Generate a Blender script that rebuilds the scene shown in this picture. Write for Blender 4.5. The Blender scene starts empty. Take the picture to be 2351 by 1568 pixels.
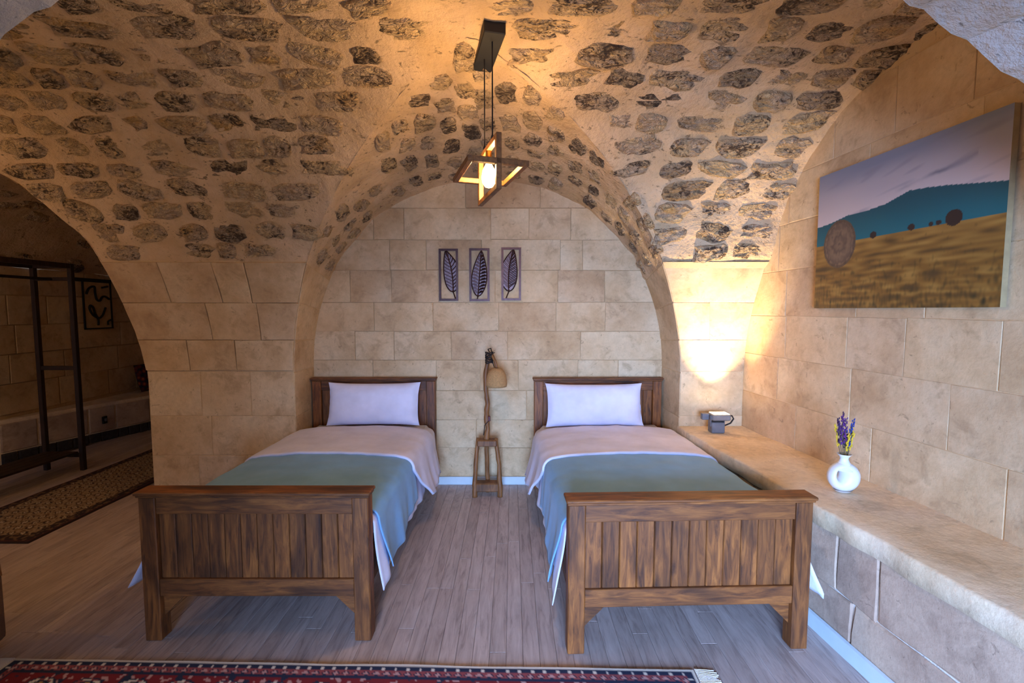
import bpy, bmesh, math, random
from mathutils import Vector, Matrix, noise
random.seed(7)
SC = bpy.context.scene
COL = SC.collection
PI = math.pi

# ------------------------------------------------------------------ camera, world, large lights, exposure
cam_d = bpy.data.cameras.new('camera'); cam = bpy.data.objects.new('camera', cam_d); COL.objects.link(cam)
cam_d.sensor_width = 36.0; cam_d.lens = 1045.0 / 2351.0 * 36.0; cam_d.clip_start = 0.02
cam.location = (0, 0, 1.6); cam.rotation_euler = (PI/2 - math.atan(72/1045.0), 0, 0)
SC.camera = cam

SC.view_settings.view_transform = 'Standard'; SC.view_settings.look = 'None'
SC.view_settings.gamma = 1.0; SC.view_settings.use_curve_mapping = False
SC.view_settings.exposure = 0.38
SC.cycles.use_light_tree = False
SC.cycles.max_bounces = 6; SC.cycles.diffuse_bounces = 4; SC.cycles.glossy_bounces = 2; SC.cycles.transmission_bounces = 2

def srgb(r, g, b):
    f = lambda c: c/12.92 if c <= 0.04045 else ((c+0.055)/1.055)**2.4
    return (f(r/255.0), f(g/255.0), f(b/255.0), 1.0)

W = bpy.data.worlds.new('sky'); SC.world = W; W.use_nodes = True
W.node_tree.nodes['Background'].inputs[0].default_value = (0.45, 0.62, 1.0, 1)
W.node_tree.nodes['Background'].inputs[1].default_value = 1.2

def light(name, kind, loc, energy, color, rot=(0, 0, 0), parent=None, **kw):
    d = bpy.data.lights.new(name, kind); d.energy = energy; d.color = color
    for k, v in kw.items(): setattr(d, k, v)
    o = bpy.data.objects.new(name, d); COL.objects.link(o); o.location = loc; o.rotation_euler = rot
    if parent: attach(o, parent)
    return o
# daylight entering through the doorway behind the camera
DAY = light('daylight_door', 'AREA', (0.0, -2.35, 1.0), 125, (0.34, 0.54, 1.0), (math.radians(75), 0, math.radians(-17)), shape='RECTANGLE', size=1.5, size_y=1.8, spread=math.radians(80))

# ------------------------------------------------------------------ helpers
def attach(o, parent):
    o.parent = parent
    if parent.type == 'EMPTY':
        o.matrix_parent_inverse = Matrix.Translation(-Vector(parent.location))

def mk(name, verts, faces, mat, parent=None, smooth=False):
    me = bpy.data.meshes.new(name); me.from_pydata([tuple(v) for v in verts], [], faces); me.update()
    if smooth: me.polygons.foreach_set('use_smooth', [True]*len(me.polygons))
    me.materials.append(mat)
    o = bpy.data.objects.new(name, me); COL.objects.link(o)
    if parent: attach(o, parent)
    return o

def tag(o, label=None, cat=None, group=None, kind=None):
    if label: o['label'] = label
    if cat: o['category'] = cat
    if group: o['group'] = group
    if kind: o['kind'] = kind
    return o

def empty(name, loc, label, cat, group=None):
    o = bpy.data.objects.new(name, None); COL.objects.link(o); o.location = loc; o.empty_display_size = .1
    return tag(o, label, cat, group)

class MB:
    """collects shapes for one mesh"""
    def __init__(s): s.v = []; s.f = []
    def add(s, v, f):
        n = len(s.v); s.v += [Vector(a) for a in v]; s.f += [tuple(i+n for i in q) for q in f]
    def box(s, x0, x1, y0, y1, z0, z1, b=0.0):
        if b <= 0:
            v = [(x, y, z) for x in (x0, x1) for y in (y0, y1) for z in (z0, z1)]
            f = [(0,1,3,2), (4,6,7,5), (0,4,5,1), (2,3,7,6), (0,2,6,4), (1,5,7,3)]
            s.add(v, f); return s
        bm = bmesh.new(); bmesh.ops.create_cube(bm, size=1.0)
        for q in bm.verts: q.co = Vector(((x0+x1)/2+q.co.x*(x1-x0), (y0+y1)/2+q.co.y*(y1-y0), (z0+z1)/2+q.co.z*(z1-z0)))
        bmesh.ops.bevel(bm, geom=bm.edges[:], offset=b, segments=1, affect='EDGES', profile=.5)
        bm.verts.index_update()
        s.add([q.co.copy() for q in bm.verts], [[q.index for q in p.verts] for p in bm.faces]); bm.free(); return s
    def tube(s, pts, r, n=8, cap=True, squash=1.0):
        pts = [Vector(p) for p in pts]
        rs = r if isinstance(r, (list, tuple)) else [r]*len(pts)
        v = []; f = []
        up = Vector((0, 0, 1))
        d0 = (pts[1]-pts[0]).normalized()
        a = d0.cross(up if abs(d0.z) < .9 else Vector((1, 0, 0))).normalized()
        for i, p in enumerate(pts):
            d = (pts[min(i+1, len(pts)-1)]-pts[max(i-1, 0)]).normalized()
            a = (a - d*a.dot(d)).normalized(); b = d.cross(a)
            for k in range(n):
                t = 2*PI*k/n; v.append(p + a*math.cos(t)*rs[i] + b*math.sin(t)*rs[i]*squash)
        for i in range(len(pts)-1):
            for k in range(n):
                f.append((i*n+k, i*n+(k+1) % n, (i+1)*n+(k+1) % n, (i+1)*n+k))
        if cap:
            f.append(tuple(range(n-1, -1, -1))); f.append(tuple(range((len(pts)-1)*n, len(pts)*n)))
        s.add(v, f); return s
    def lathe(s, prof, c=(0, 0, 0), n=20, sy=1.0):
        v = []; f = []
        for r, z in prof:
            for k in range(n):
                t = 2*PI*k/n; v.append((c[0]+r*math.cos(t), c[1]+r*math.sin(t)*sy, c[2]+z))
        for i in range(len(prof)-1):
            for k in range(n):
                f.append((i*n+k, i*n+(k+1) % n, (i+1)*n+(k+1) % n, (i+1)*n+k))
        s.add(v, f); return s
    def grid(s, P):
        n = len(s.v); nu = len(P); nv = len(P[0])
        s.v += [Vector(p) for row in P for p in row]
        for i in range(nu-1):
            for j in range(nv-1):
                s.f.append((n+i*nv+j, n+(i+1)*nv+j, n+(i+1)*nv+j+1, n+i*nv+j+1))
        return s
    def build(s, name, mat, parent=None, smooth=False, M=None):
        v = s.v if M is None else [M @ q for q in s.v]
        return mk(name, v, s.f, mat, parent, smooth)

def sculpt_noise(p, sc, seed=0.0):
    return noise.noise(Vector((p[0]*sc+seed, p[1]*sc-seed*.7, p[2]*sc+seed*1.3)))

# ------------------------------------------------------------------ materials
class NT:
    def __init__(s, name):
        m = bpy.data.materials.new(name); m.use_nodes = True; s.m = m; s.t = m.node_tree
        s.b = s.t.nodes['Principled BSDF']
    def n(s, typ, ins=None, **kw):
        q = s.t.nodes.new(typ)
        for k, v in kw.items(): setattr(q, k, v)
        for k, v in (ins or {}).items():
            sock = q.inputs[k]
            if isinstance(v, bpy.types.NodeSocket): s.t.links.new(v, sock)
            else: sock.default_value = v
        return q
    def link(s, a, b): s.t.links.new(a, b)
    def ramp(s, fac, stops, interp='LINEAR'):
        q = s.t.nodes.new('ShaderNodeValToRGB'); q.color_ramp.interpolation = interp
        e = q.color_ramp.elements
        while len(e) > 1: e.remove(e[-1])
        e[0].position = stops[0][0]; e[0].color = stops[0][1]
        for p, c in stops[1:]:
            k = e.new(p); k.color = c
        s.link(fac, q.inputs[0]); return q.outputs[0]
    def mix(s, fac, a, b, mode='MIX'):
        q = s.t.nodes.new('ShaderNodeMix'); q.data_type = 'RGBA'; q.blend_type = mode
        for i, v in ((0, fac), (6, a), (7, b)):
            if isinstance(v, bpy.types.NodeSocket): s.link(v, q.inputs[i])
            else: q.inputs[i].default_value = v
        return q.outputs[2]
    def math(s, op, a, b=0.0):
        q = s.t.nodes.new('ShaderNodeMath'); q.operation = op
        for i, v in ((0, a), (1, b)):
            if isinstance(v, bpy.types.NodeSocket): s.link(v, q.inputs[i])
            else: q.inputs[i].default_value = v
        return q.outputs[0]
    def coords(s, scale=(1, 1, 1), rnd=True, world=False):
        if world: src = s.n('ShaderNodeNewGeometry').outputs['Position']
        else: src = s.n('ShaderNodeTexCoord').outputs['Object']
        mp = s.n('ShaderNodeMapping', {'Vector': src, 'Scale': scale})
        out = mp.outputs[0]
        if rnd:
            oi = s.n('ShaderNodeObjectInfo'); s.rnd = oi.outputs['Random']
            k = s.math('MULTIPLY', s.rnd, 37.0)
            va = s.n('ShaderNodeVectorMath', {0: out, 1: k}); va.operation = 'ADD'
            out = va.outputs[0]
        return out
    def noise(s, vec, scale, detail=4, rough=.6, out='Fac', dist=0.0):
        q = s.n('ShaderNodeTexNoise', {'Vector': vec, 'Scale': scale, 'Detail': detail, 'Roughness': rough, 'Distortion': dist})
        return q.outputs[out]
    def bump(s, h, strength=.4, dist=.01):
        q = s.n('ShaderNodeBump', {'Height': h, 'Strength': strength, 'Distance': dist})
        s.link(q.outputs[0], s.b.inputs['Normal']); return q
    def color(s, c):
        if isinstance(c, bpy.types.NodeSocket): s.link(c, s.b.inputs['Base Color'])
        else: s.b.inputs['Base Color'].default_value = c
    def rough(s, r): s.b.inputs['Roughness'].default_value = r; return s

def plain(name, c, rough=.6, metal=0.0, nscale=20.0, var=.12, bump=.1):
    t = NT(name); v = t.coords()
    f = t.noise(v, nscale, 4)
    d = tuple(x*(1-var) for x in c[:3])+(1,); l = tuple(min(1, x*(1+var)) for x in c[:3])+(1,)
    t.color(t.ramp(f, [(.3, d), (.7, l)])); t.rough(rough); t.b.inputs['Metallic'].default_value = metal
    if bump: t.bump(f, bump, .004)
    return t.m

def limestone(name, c1, c2, c3, pit=.5, joint=False):
    """dressed limestone: broad stains, pits, tone differing from block to block"""
    t = NT(name); v = t.coords(world=False, rnd=True)
    big = t.noise(v, 2.2, 3, .6); fine = t.noise(v, 26, 4, .7)
    base = t.ramp(big, [(.32, c1), (.52, c2), (.7, c3)])
    pits = t.noise(v, 20, 3, .75, dist=.8)
    pm = t.ramp(pits, [(.64, (0, 0, 0, 1)), (.70, (pit, pit, pit, 1))])
    dark = tuple(x*.42 for x in c1[:3])+(1,)
    c = t.mix(pm, base, dark)
    stn = t.noise(v, 6.5, 4, .7, dist=.5)
    c = t.mix(t.ramp(stn, [(.52, (0, 0, 0, 1)), (.68, (.5, .5, .5, 1))]), c, tuple(x*.66 for x in c1[:3])+(1,))
    tone = t.ramp(t.rnd, [(0, (.91, .88, .88, 1)), (.5, (1, .98, .95, 1)), (1, (1.0, 1.0, 1.0, 1))])
    c = t.mix(1.0, c, tone, 'MULTIPLY')
    c = t.mix(.25, c, t.ramp(fine, [(.3, (.35, .3, .25, 1)), (.7, (1, 1, 1, 1))]), 'MULTIPLY')
    t.color(c); t.rough(.88)
    t.bump(fine, .35, .008)
    return t.m

M_LIME = limestone('dressed_limestone', srgb(198, 166, 124), srgb(218, 190, 150), srgb(226, 204, 168))
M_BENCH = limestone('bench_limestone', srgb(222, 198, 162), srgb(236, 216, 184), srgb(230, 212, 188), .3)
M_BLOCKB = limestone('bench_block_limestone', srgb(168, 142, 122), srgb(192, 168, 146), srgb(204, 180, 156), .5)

def mortar(name, c1, c2, rough=.3, dark=.5):
    t = NT(name); v = t.coords(world=True, rnd=False)
    a = t.noise(v, 3.0, 3, .6); b = t.noise(v, 45, 3, .7); g = t.noise(v, 13, 4, .7, dist=1.2); w = t.noise(t.coords((.5, 1, 1), world=True, rnd=False), 26, 4, .65, dist=1.5)
    c = t.ramp(a, [(.3, c1), (.65, c2)])
    sc = t.math('ADD', w, t.math('MULTIPLY', t.math('SUBTRACT', g, .5), .8))
    c = t.mix(t.ramp(sc, [(.28, (dark, dark, dark, 1)), (.38, (0, 0, 0, 1))]), c, tuple(x*.30 for x in c1[:3])+(1,))
    c = t.mix(t.ramp(g, [(.58, (0, 0, 0, 1)), (.74, (.45, .45, .45, 1))]), c, tuple(x*.6 for x in c1[:3])+(1,))
    t.color(c); t.rough(.95); t.bump(t.math('ADD', t.math('MULTIPLY', b, .5), t.noise(v, 9, 2, .55)), rough, .03)
    return t.m
M_MORTAR = mortar('vault_mortar', srgb(196, 164, 122), srgb(220, 188, 150), .8, .85)
M_JOINT = mortar('wall_joint_mortar', srgb(200, 168, 124), srgb(214, 184, 142))
M_JOINTB = mortar('pale_bench_mortar', srgb(212, 206, 196), srgb(226, 220, 212))
M_PLASTER = mortar('front_room_plaster', srgb(206, 200, 190), srgb(222, 216, 206))
M_ARCH = mortar('front_arch_stone', srgb(176, 172, 168), srgb(208, 204, 200), .6, .8)

def rubble(name):
    """rough field stone: tan face broken by clustered dark marks for pits, lichen and painted crevice shade, rim smeared with mortar"""
    t = NT(name); v = t.coords((.65, 1, 1), world=True)
    a = t.noise(v, 34, 4, .65, dist=1.6); b = t.noise(v, 90, 2, .7); hue = t.noise(v, 5, 2); st = t.noise(v, 10, 3, .7); cl = t.noise(v, 7.5, 3, .6)
    k = t.math('MULTIPLY', t.math('SUBTRACT', t.rnd, .52), .15)
    sh = t.math('SUBTRACT', t.math('ADD', a, t.math('MULTIPLY', t.math('SUBTRACT', cl, .5), .75)), k)
    base = t.ramp(hue, [(.3, srgb(192, 162, 120)), (.42, srgb(218, 186, 138)), (.55, srgb(198, 172, 142)), (.7, srgb(208, 168, 108))])
    base = t.mix(t.ramp(t.rnd, [(.78, (0, 0, 0, 1)), (.95, (.5, .5, .5, 1))]), base, srgb(128, 112, 94))
    mask = t.ramp(sh, [(.32, (1, 1, 1, 1)), (.385, (.75, .75, .75, 1)), (.44, (.15, .15, .15, 1)), (.52, (0, 0, 0, 1))])  # dark lichen and crevice shade, both painted into the stone colour
    c = t.mix(mask, base, srgb(84, 66, 50))
    c = t.mix(.45, c, t.ramp(b, [(.38, (.4, .36, .33, 1)), (.55, (1, 1, 1, 1))]), 'MULTIPLY')
    oc = t.n('ShaderNodeTexCoord').outputs['Object']
    sx = t.n('ShaderNodeSeparateXYZ', {0: oc})
    r = t.math('POWER', t.math('ADD', t.math('POWER', t.math('ABSOLUTE', sx.outputs[0]), 3.0), t.math('POWER', t.math('ABSOLUTE', sx.outputs[1]), 3.0)), .333)
    rim = t.math('ADD', r, t.math('MULTIPLY', t.math('SUBTRACT', st, .5), .7))
    c = t.mix(t.ramp(rim, [(.40, (0, 0, 0, 1)), (.53, (1, 1, 1, 1))]), c, srgb(208, 176, 134))
    t.color(c); t.rough(.95)
    t.bump(t.noise(v, 30, 3, .65, dist=1.2), 1.0, .06)
    return t.m
M_RUBBLE = rubble('rough_rubble_stone')

def wood(name, dark, mid, lite, axis='Z', knots=.5, rough=.55, sc=1.0, blotch=.6, tone=.62):
    t = NT(name)
    st = {'X': (.12, 1, 1), 'Y': (1, .12, 1), 'Z': (1, 1, .12)}[axis]
    v = t.coords(tuple(q*sc for q in st)); g = t.noise(v, 38, 6, .65, dist=.9)
    st2 = {'X': (.35, 1, 1), 'Y': (1, .35, 1), 'Z': (1, 1, .35)}[axis]
    v2 = t.coords(tuple(q*sc for q in st2)); bl = t.noise(v2, 9, 3, .5)
    c = t.ramp(g, [(.28, dark), (.48, mid), (.72, lite)])
    bm = t.ramp(bl, [(.50, (0, 0, 0, 1)), (.68, (blotch, blotch, blotch, 1))])
    c = t.mix(bm, c, tuple(x*.35 for x in dark[:3])+(1,))
    tone = t.ramp(t.rnd, [(0, (tone, tone*.98, tone*.97, 1)), (1, (1, 1, 1, 1))])
    c = t.mix(1.0, c, tone, 'MULTIPLY')
    t.color(c); t.rough(rough); t.bump(g, .25, .004)
    return t.m
BW = (srgb(60, 30, 12), srgb(126, 72, 29), srgb(174, 106, 46))
M_BEDX = wood('stained_pine_rail', *BW, axis='X')
M_BEDZ = wood('stained_pine_upright', *BW, axis='Z')
M_BEDY = wood('stained_pine_side', *BW, axis='Y')
M_FLOOR = wood('grey_oak_laminate', srgb(156, 138, 130), srgb(194, 176, 168), srgb(212, 196, 188), axis='Y', rough=.42, blotch=.22, tone=.8)
M_RUSTIC = wood('rustic_branch', srgb(92, 54, 26), srgb(140, 90, 46), srgb(172, 118, 66), axis='Z')
M_PEND = wood('pendant_wood', srgb(88, 52, 24), srgb(126, 80, 38), srgb(156, 104, 52), axis='Y', blotch=.2)
M_RACK = wood('dark_rack_wood', srgb(34, 20, 14), srgb(52, 32, 22), srgb(70, 44, 30), axis='Z')
M_BLACK = plain('black_metal', srgb(16, 16, 18), .6, 0)
M_DARKM = plain('bronze_metal', srgb(70, 48, 46), .38, .75, 40, .25)
M_GREY = plain('grey_metal', srgb(120, 122, 128), .5, .4)
M_SKIRT = plain('pale_blue_skirting', srgb(196, 212, 220), .5, 0, 8, .05, .02)
M_CERAM = plain('white_ceramic', srgb(218, 216, 214), .45, 0, 30, .03, .03)
M_CORD = plain('dark_cord', srgb(36, 26, 20), .8)
M_STRAW = plain('woven_straw', srgb(176, 134, 84), .9, 0, 160, .35, .6)
M_BROWNF = plain('brown_upholstery', srgb(96, 66, 44), .9, 0, 120, .15, .3)

def cloth(name, c, var=.06, sc=180):
    t = NT(name); v = t.coords(rnd=False); w = t.noise(v, sc, 3); l = t.noise(v, 5, 3)
    d = tuple(x*(1-var*2) for x in c[:3])+(1,); li = tuple(min(1, x*(1+var)) for x in c[:3])+(1,)
    t.color(t.ramp(l, [(.3, d), (.7, li)])); t.rough(.92)
    t.b.inputs['Sheen Weight'].default_value = .15
    t.bump(t.math('ADD', w, t.math('MULTIPLY', l, 2.0)), .12, .006)
    return t.m
M_WHITE = cloth('white_cotton', srgb(224, 224, 244))
M_TEAL = cloth('teal_throw', srgb(122, 174, 220), .06)
M_MATT = cloth('mattress_ticking', srgb(214, 214, 218))

def emit(name, c, st):
    t = NT(name); t.b.inputs['Base Color'].default_value = c
    t.b.inputs['Emission Color'].default_value = c; t.b.inputs['Emission Strength'].default_value = st
    return t.m
def vcol_mat(name, rough=.9, bumpsc=0):
    t = NT(name); a = t.n('ShaderNodeVertexColor', layer_name='print')
    t.color(a.outputs[0]); t.rough(rough)
    if bumpsc:
        v = t.coords(rnd=False); t.bump(t.noise(v, bumpsc, 3), .5, .006)
    return t.m

# ------------------------------------------------------------------ geometry of the place
ZAPEX = 2.738; ZSPR = 1.08; XC = -0.22; YB = 4.10        # back recess arch and back wall
def hb(z):
    if z <= ZSPR: return 1.58
    q = (z-ZSPR)/(ZAPEX-ZSPR)
    return 0.0 if q >= 1 else 1.58*(1-q**2.1)**(1/2.1)
def XLb(z): return XC-hb(z)
def XRb(z): return XC+hb(z)
ZFR = 2.925                                             # crown of the recess vault where it meets the main vault
def hf(z):
    if z <= ZSPR: return 1.0
    q = (z-ZSPR)/(ZFR-ZSPR)
    return 0.0 if q >= 1 else (1-q**1.8)**(1/1.8)
def XLf(z): return XC-1.565*hf(z)
def XRf(z): return XC+1.60*hf(z)
def wallX(y): return 1.891+(3.747-y)*0.0779              # right-hand wall line

PTS = [(3.70, 0), (3.70, .55), (3.70, 1.08), (3.635, 1.52), (3.47, 1.93), (3.28, 2.30), (3.08, 2.55), (2.9, 2.71), (2.7, 2.825), (2.5, 2.90), (2.25, 2.945), (2.0, 2.955), (1.7, 2.93), (1.40, 2.87)]
def catmull(P, k=24):
    out = []
    for i in range(len(P)-1):
        p0 = Vector(P[max(i-1, 0)]); p1 = Vector(P[i]); p2 = Vector(P[i+1]); p3 = Vector(P[min(i+2, len(P)-1)])
        for j in range(k):
            t = j/k
            out.append(.5*((2*p1)+(p2-p0)*t+(2*p0-5*p1+4*p2-p3)*t*t+(3*p1-p0-3*p2+p3)*t**3))
    out.append(Vector(P[-1])); return out
PROF = catmull(PTS)
for q in PROF: q.x = min(q.x, 3.70)
ARC = [0.0]
for a, b in zip(PROF, PROF[1:]): ARC.append(ARC[-1]+(b-a).length)
def prof(s):
    s = min(max(s, 0), ARC[-1]-1e-6)
    lo, hi = 0, len(ARC)-1
    while hi-lo > 1:
        m = (lo+hi)//2
        if ARC[m] <= s: lo = m
        else: hi = m
    t = (s-ARC[lo])/max(1e-9, ARC[hi]-ARC[lo])
    p = PROF[lo].lerp(PROF[hi], t); d = (PROF[hi]-PROF[lo]).normalized()
    return p.x, p.y, d
def s_of_z(z):
    for s, p in zip(ARC, PROF):
        if p.y >= z: return s
    return ARC[-1]
def y_of_z(z): return prof(s_of_z(z))[0]

SIDE = [(-2.98, 0), (-2.98, 1.08), (-3.04, 1.54), (-3.08, 1.93), (-3.13, 2.13), (-3.27, 2.33), (-3.42, 2.51), (-3.72, 2.68), (-4.15, 2.76)]
def XLs(z):
    for (x0, z0), (x1, z1) in zip(SIDE, SIDE[1:]):
        if z <= z1: return x0+(x1-x0)*(z-z0)/(z1-z0)
    return -4.15
def lerp(a, b, t): return a+(b-a)*t
Y_CROWN = y_of_z(ZFR)+.03

def opening(s):
    """X limits of the two halves of the vault surface at arc length s"""
    y, z, d = prof(s)
    xl = XLs(z) if y > 2.3 else -4.15
    if y < Y_CROWN: return xl, XC, XC
    k = .035 if z > 2.82 else 0
    return xl, min(XC, XLf(z)+k), max(XC, XRf(z)-k)
def jit(p, a=.018):
    n = Vector((sculpt_noise(p, 5), sculpt_noise(p, 5, 9), sculpt_noise(p, 5, 21)))
    n2 = Vector((sculpt_noise(p, 17, 3), sculpt_noise(p, 17, 5), sculpt_noise(p, 17, 31)))
    return Vector(p)+n*a+n2*a*.35

S195 = s_of_z(1.95); SEND = ARC[-1]
ZRUB = 1.95                                            # rough vaulting starts here, dressed stone below
def lip(s, side, i=1):
    return .0 if side < 0 or i == 0 or s < S195+.001 else .035*max(0, 1-(s-S195)/.45)
def vault_patch(side, sA, sB, ns, nx, rough=True):
    P = []
    for i in range(ns+1):
        s = lerp(sA, sB, i/ns); y, z, d = prof(s); xl, a, b = opening(s)
        row = []
        for j in range(nx+1):
            t = j/nx
            x = lerp(xl, a, t) if side < 0 else lerp(b, wallX(y)+.05, t)
            p = Vector((x, y, z))+(Vector((0, -d.y, d.x)) if d.y > .2 else Vector())*lip(s, side, i)
            if rough and 0 < j or (rough and side < 0): p = jit(p) if (0 < j < nx or (side < 0 and j == 0)) else p
            row.append(p)
        P.append(row)
    return P
def intr_pt(side, a, t):
    """a: angle round the arch (0 springing, PI/2 crown; negative values run down the jamb), t: 0 back wall .. 1 arris"""
    if a <= 0: zb = zf = ZSPR+a
    else: zb = ZSPR+(ZAPEX-ZSPR)*math.sin(a); zf = ZSPR+(ZFR-ZSPR)*math.sin(a)
    yf = y_of_z(zf)
    xb, xf = (XLb(zb), XLf(zf)) if side < 0 else (XRb(zb), XRf(zf))
    p0 = Vector((xb, YB+.02, zb)); p1 = Vector((xf, yf, zf))
    return p0.lerp(p1, t)
A_RUB = math.asin((ZRUB-ZSPR)/(ZFR-ZSPR))
def intrados(side, aA, aB, na, ny, rough=True):
    """soffit of the recess arch between the back wall and the vault surface"""
    P = []
    for i in range(na+1):
        a = lerp(aA, aB, i/na); row = []
        for j in range(ny+1):
            p = intr_pt(side, a, j/ny*(1+(.03*min(1, max(0, (a-1.42)/.1)) if rough else 0)))
            if rough and 0 < j < ny and 0 < i: p = jit(p, .018)
            row.append(p)
        P.append(row)
    return P
m = MB()
m.grid(vault_patch(-1, S195, SEND, 80, 130)); m.grid(vault_patch(1, S195, SEND, 80, 70))
m.grid(intrados(-1, A_RUB, PI/2, 50, 40)); m.grid(intrados(1, A_RUB, PI/2, 50, 40))
CEIL = tag(m.build('ceiling', M_MORTAR, smooth=True), 'rough rubble stone vault over the two beds', 'ceiling', kind='structure')

# piers under the vault, left and right of the recess
def pier(side, name, label):
    m = MB(); m.grid(vault_patch(side, 0, S195+.01, 30, 8, False)); m.grid(intrados(side, -ZSPR, A_RUB+.01, 40, 4, False))
    return tag(m.build(name, M_JOINT, smooth=True), label, 'wall', kind='structure')
WBL = pier(-1, 'wall_back_left', 'broad dressed limestone pier left of the beds')
WBR = pier(1, 'wall_back_right', 'narrow dressed limestone pier beside the lit bench end')

def block(f, u0, u1, v0, v1, depth, name, mat, parent, nu=1, nv=1, gap=.006, cham=.007, wob=1.0):
    """one dressed stone on the surface f(u, v, out): chamfered edges, skirt sunk into the mortar bed"""
    u0 += gap; u1 -= gap; v0 += gap; v1 -= gap
    U = [u0, u0+cham]+[lerp(u0+cham, u1-cham, k/nu) for k in range(1, nu)]+[u1-cham, u1]
    V = [v0, v0+cham]+[lerp(v0+cham, v1-cham, k/nv) for k in range(1, nv)]+[v1-cham, v1]
    sd = random.random()*50
    P = []
    for i, u in enumerate(U):
        row = []
        for j, v in enumerate(V):
            e = i in (0, len(U)-1) or j in (0, len(V)-1)
            o = depth-(cham*.8 if e else 0)+.0025*noise.noise(Vector((u*4+sd, v*4, sd)))
            ju = wob*.005*noise.noise(Vector((u*3, v*5, sd+4))); jv = wob*.006*noise.noise(Vector((u*3, v*3, sd+9)))
            row.append(f(u+ju, v+jv, o))
        P.append(row)
    m = MB(); m.grid(P)
    nv_ = len(V); nu_ = len(U)
    ring = [(i, 0) for i in range(nu_)]+[(nu_-1, j) for j in range(1, nv_)]+[(i, nv_-1) for i in range(nu_-2, -1, -1)]+[(0, j) for j in range(nv_-2, 0, -1)]
    base = len(m.v)
    for (i, j) in ring: m.v.append(Vector(f(U[i], V[j], -.004)))
    R = len(ring)
    for k in range(R):
        a = ring[k]; b = ring[(k+1) % R]
        m.f.append((a[0]*nv_+a[1], base+k, base+(k+1) % R, b[0]*nv_+b[1]))
    c = sum(m.v, Vector())/len(m.v)
    o = mk(name, [q-c for q in m.v], m.f, mat, None)
    o.location = c; attach(o, parent)
    return o

def f_barrel(side):
    def f(u, v, out):                                   # u 0..1 across the pier, v arc length
        y, z, d = prof(v); xl, a, b = opening(v)
        if side < 0: x = lerp(-2.98, -1.785, u)+(1-u)**8*(xl+2.98)+u**8*(a+1.785)
        else: x = lerp(b, wallX(y), u)
        n = Vector((0, -d.y, d.x))
        if n.y > 0: n = -n
        return Vector((x, y, z))+n*out
    return f
def f_intr(side):
    def f(u, v, out):                                   # u 0..1 from the arris to the back wall, v angle round the arch
        p = intr_pt(side, v, 1-u)
        q = intr_pt(side, v+.01, 1-u)-p; t = intr_pt(side, v, .9-u)-intr_pt(side, v, 1-u)
        n = q.cross(t).normalized()
        if n.x*side > 0: n = -n
        return p+n*out
    return f
# left pier courses (heights), then joints across; the joint at the springing is wide and dark
ZC = [0.0, .40, .72, 1.085, 1.36, 1.66, 1.95]
cuts_l = [[0, .32, .66, 1], [0, .42, 1], [0, .36, .70, 1], [0, .30, .62, 1], [0, .48, .80, 1], [0, .27, .60, .78, 1]]
for k in range(6):
    s0, s1 = s_of_z(ZC[k]), s_of_z(ZC[k+1])
    if k == 3: s0 += .010
    if k == 2: s1 -= .004
    for a, b in zip(cuts_l[k], cuts_l[k][1:]):
        w = .001
        block(f_barrel(-1), a+w, b-w, s0, s1, .004 if k < 3 else .016, 'stone_block', M_LIME, WBL, nu=4, nv=4, gap=.0012, cham=.003)
cuts_r = [[0, 1], [0, .55, 1], [0, 1], [0, 1], [0, .45, 1], [0, 1]]
for k in range(6):
    s0, s1 = s_of_z(ZC[k]), s_of_z(ZC[k+1])
    for a, b in zip(cuts_r[k], cuts_r[k][1:]):
        block(f_barrel(1), a, b, s0, s1, .004, 'stone_block', M_LIME, WBR, nu=3, nv=4, gap=.0015, cham=.003)
AC_ = [z-ZSPR if z <= ZSPR+.01 else math.asin((z-ZSPR)/(ZFR-ZSPR)) for z in ZC]
for side, par in ((-1, WBL), (1, WBR)):
    for k in range(6):
        block(f_intr(side), .0, 1.0, AC_[k], AC_[k+1], .004, 'stone_block', M_LIME, par, nu=2, nv=4, gap=.0015, cham=.003)

# back wall: bed of mortar and dressed courses
m = MB().grid([[(x, YB+.012, z) for z in (0, .75, 1.5, 2.25, 2.95)] for x in (-2.3, -1.2, 0, 1.2, 2.2)])
WB = tag(m.build('wall_back', M_JOINT), 'cream limestone back wall of the arched recess', 'wall', kind='structure')
f_back = lambda u, v, out: Vector((u, YB+.009-out*.75, v))
ZB = [.05, .34, .60, .87, 1.15, 1.41, 1.67, 1.955, 2.225, 2.50, 2.80]
KNOWN = {8: [-1.6, -1.23, -.96, -.19, .15, .52, 1.0], 7: [-1.75, -1.09, -.765, -.27, .43, .63, 1.3], 6: [-1.8, -1.45, -1.08, -.66, -.15, .41, .83, 1.4]}
rb = random.Random(11)
for k in range(len(ZB)-1):
    z0, z1 = ZB[k], ZB[k+1]
    if k in KNOWN: xs = KNOWN[k]
    else:
        hw = hb(z0)+.05; xs = [XC-hw]; 
        while xs[-1] < XC+hw-.3: xs.append(xs[-1]+rb.uniform(.34, .72))
        xs[-1] = XC+hw
    for a, b in zip(xs, xs[1:]):
        block(f_back, a, b, z0, z1, .012, 'stone_block', M_LIME, WB, gap=.0022, cham=.003)

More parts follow.
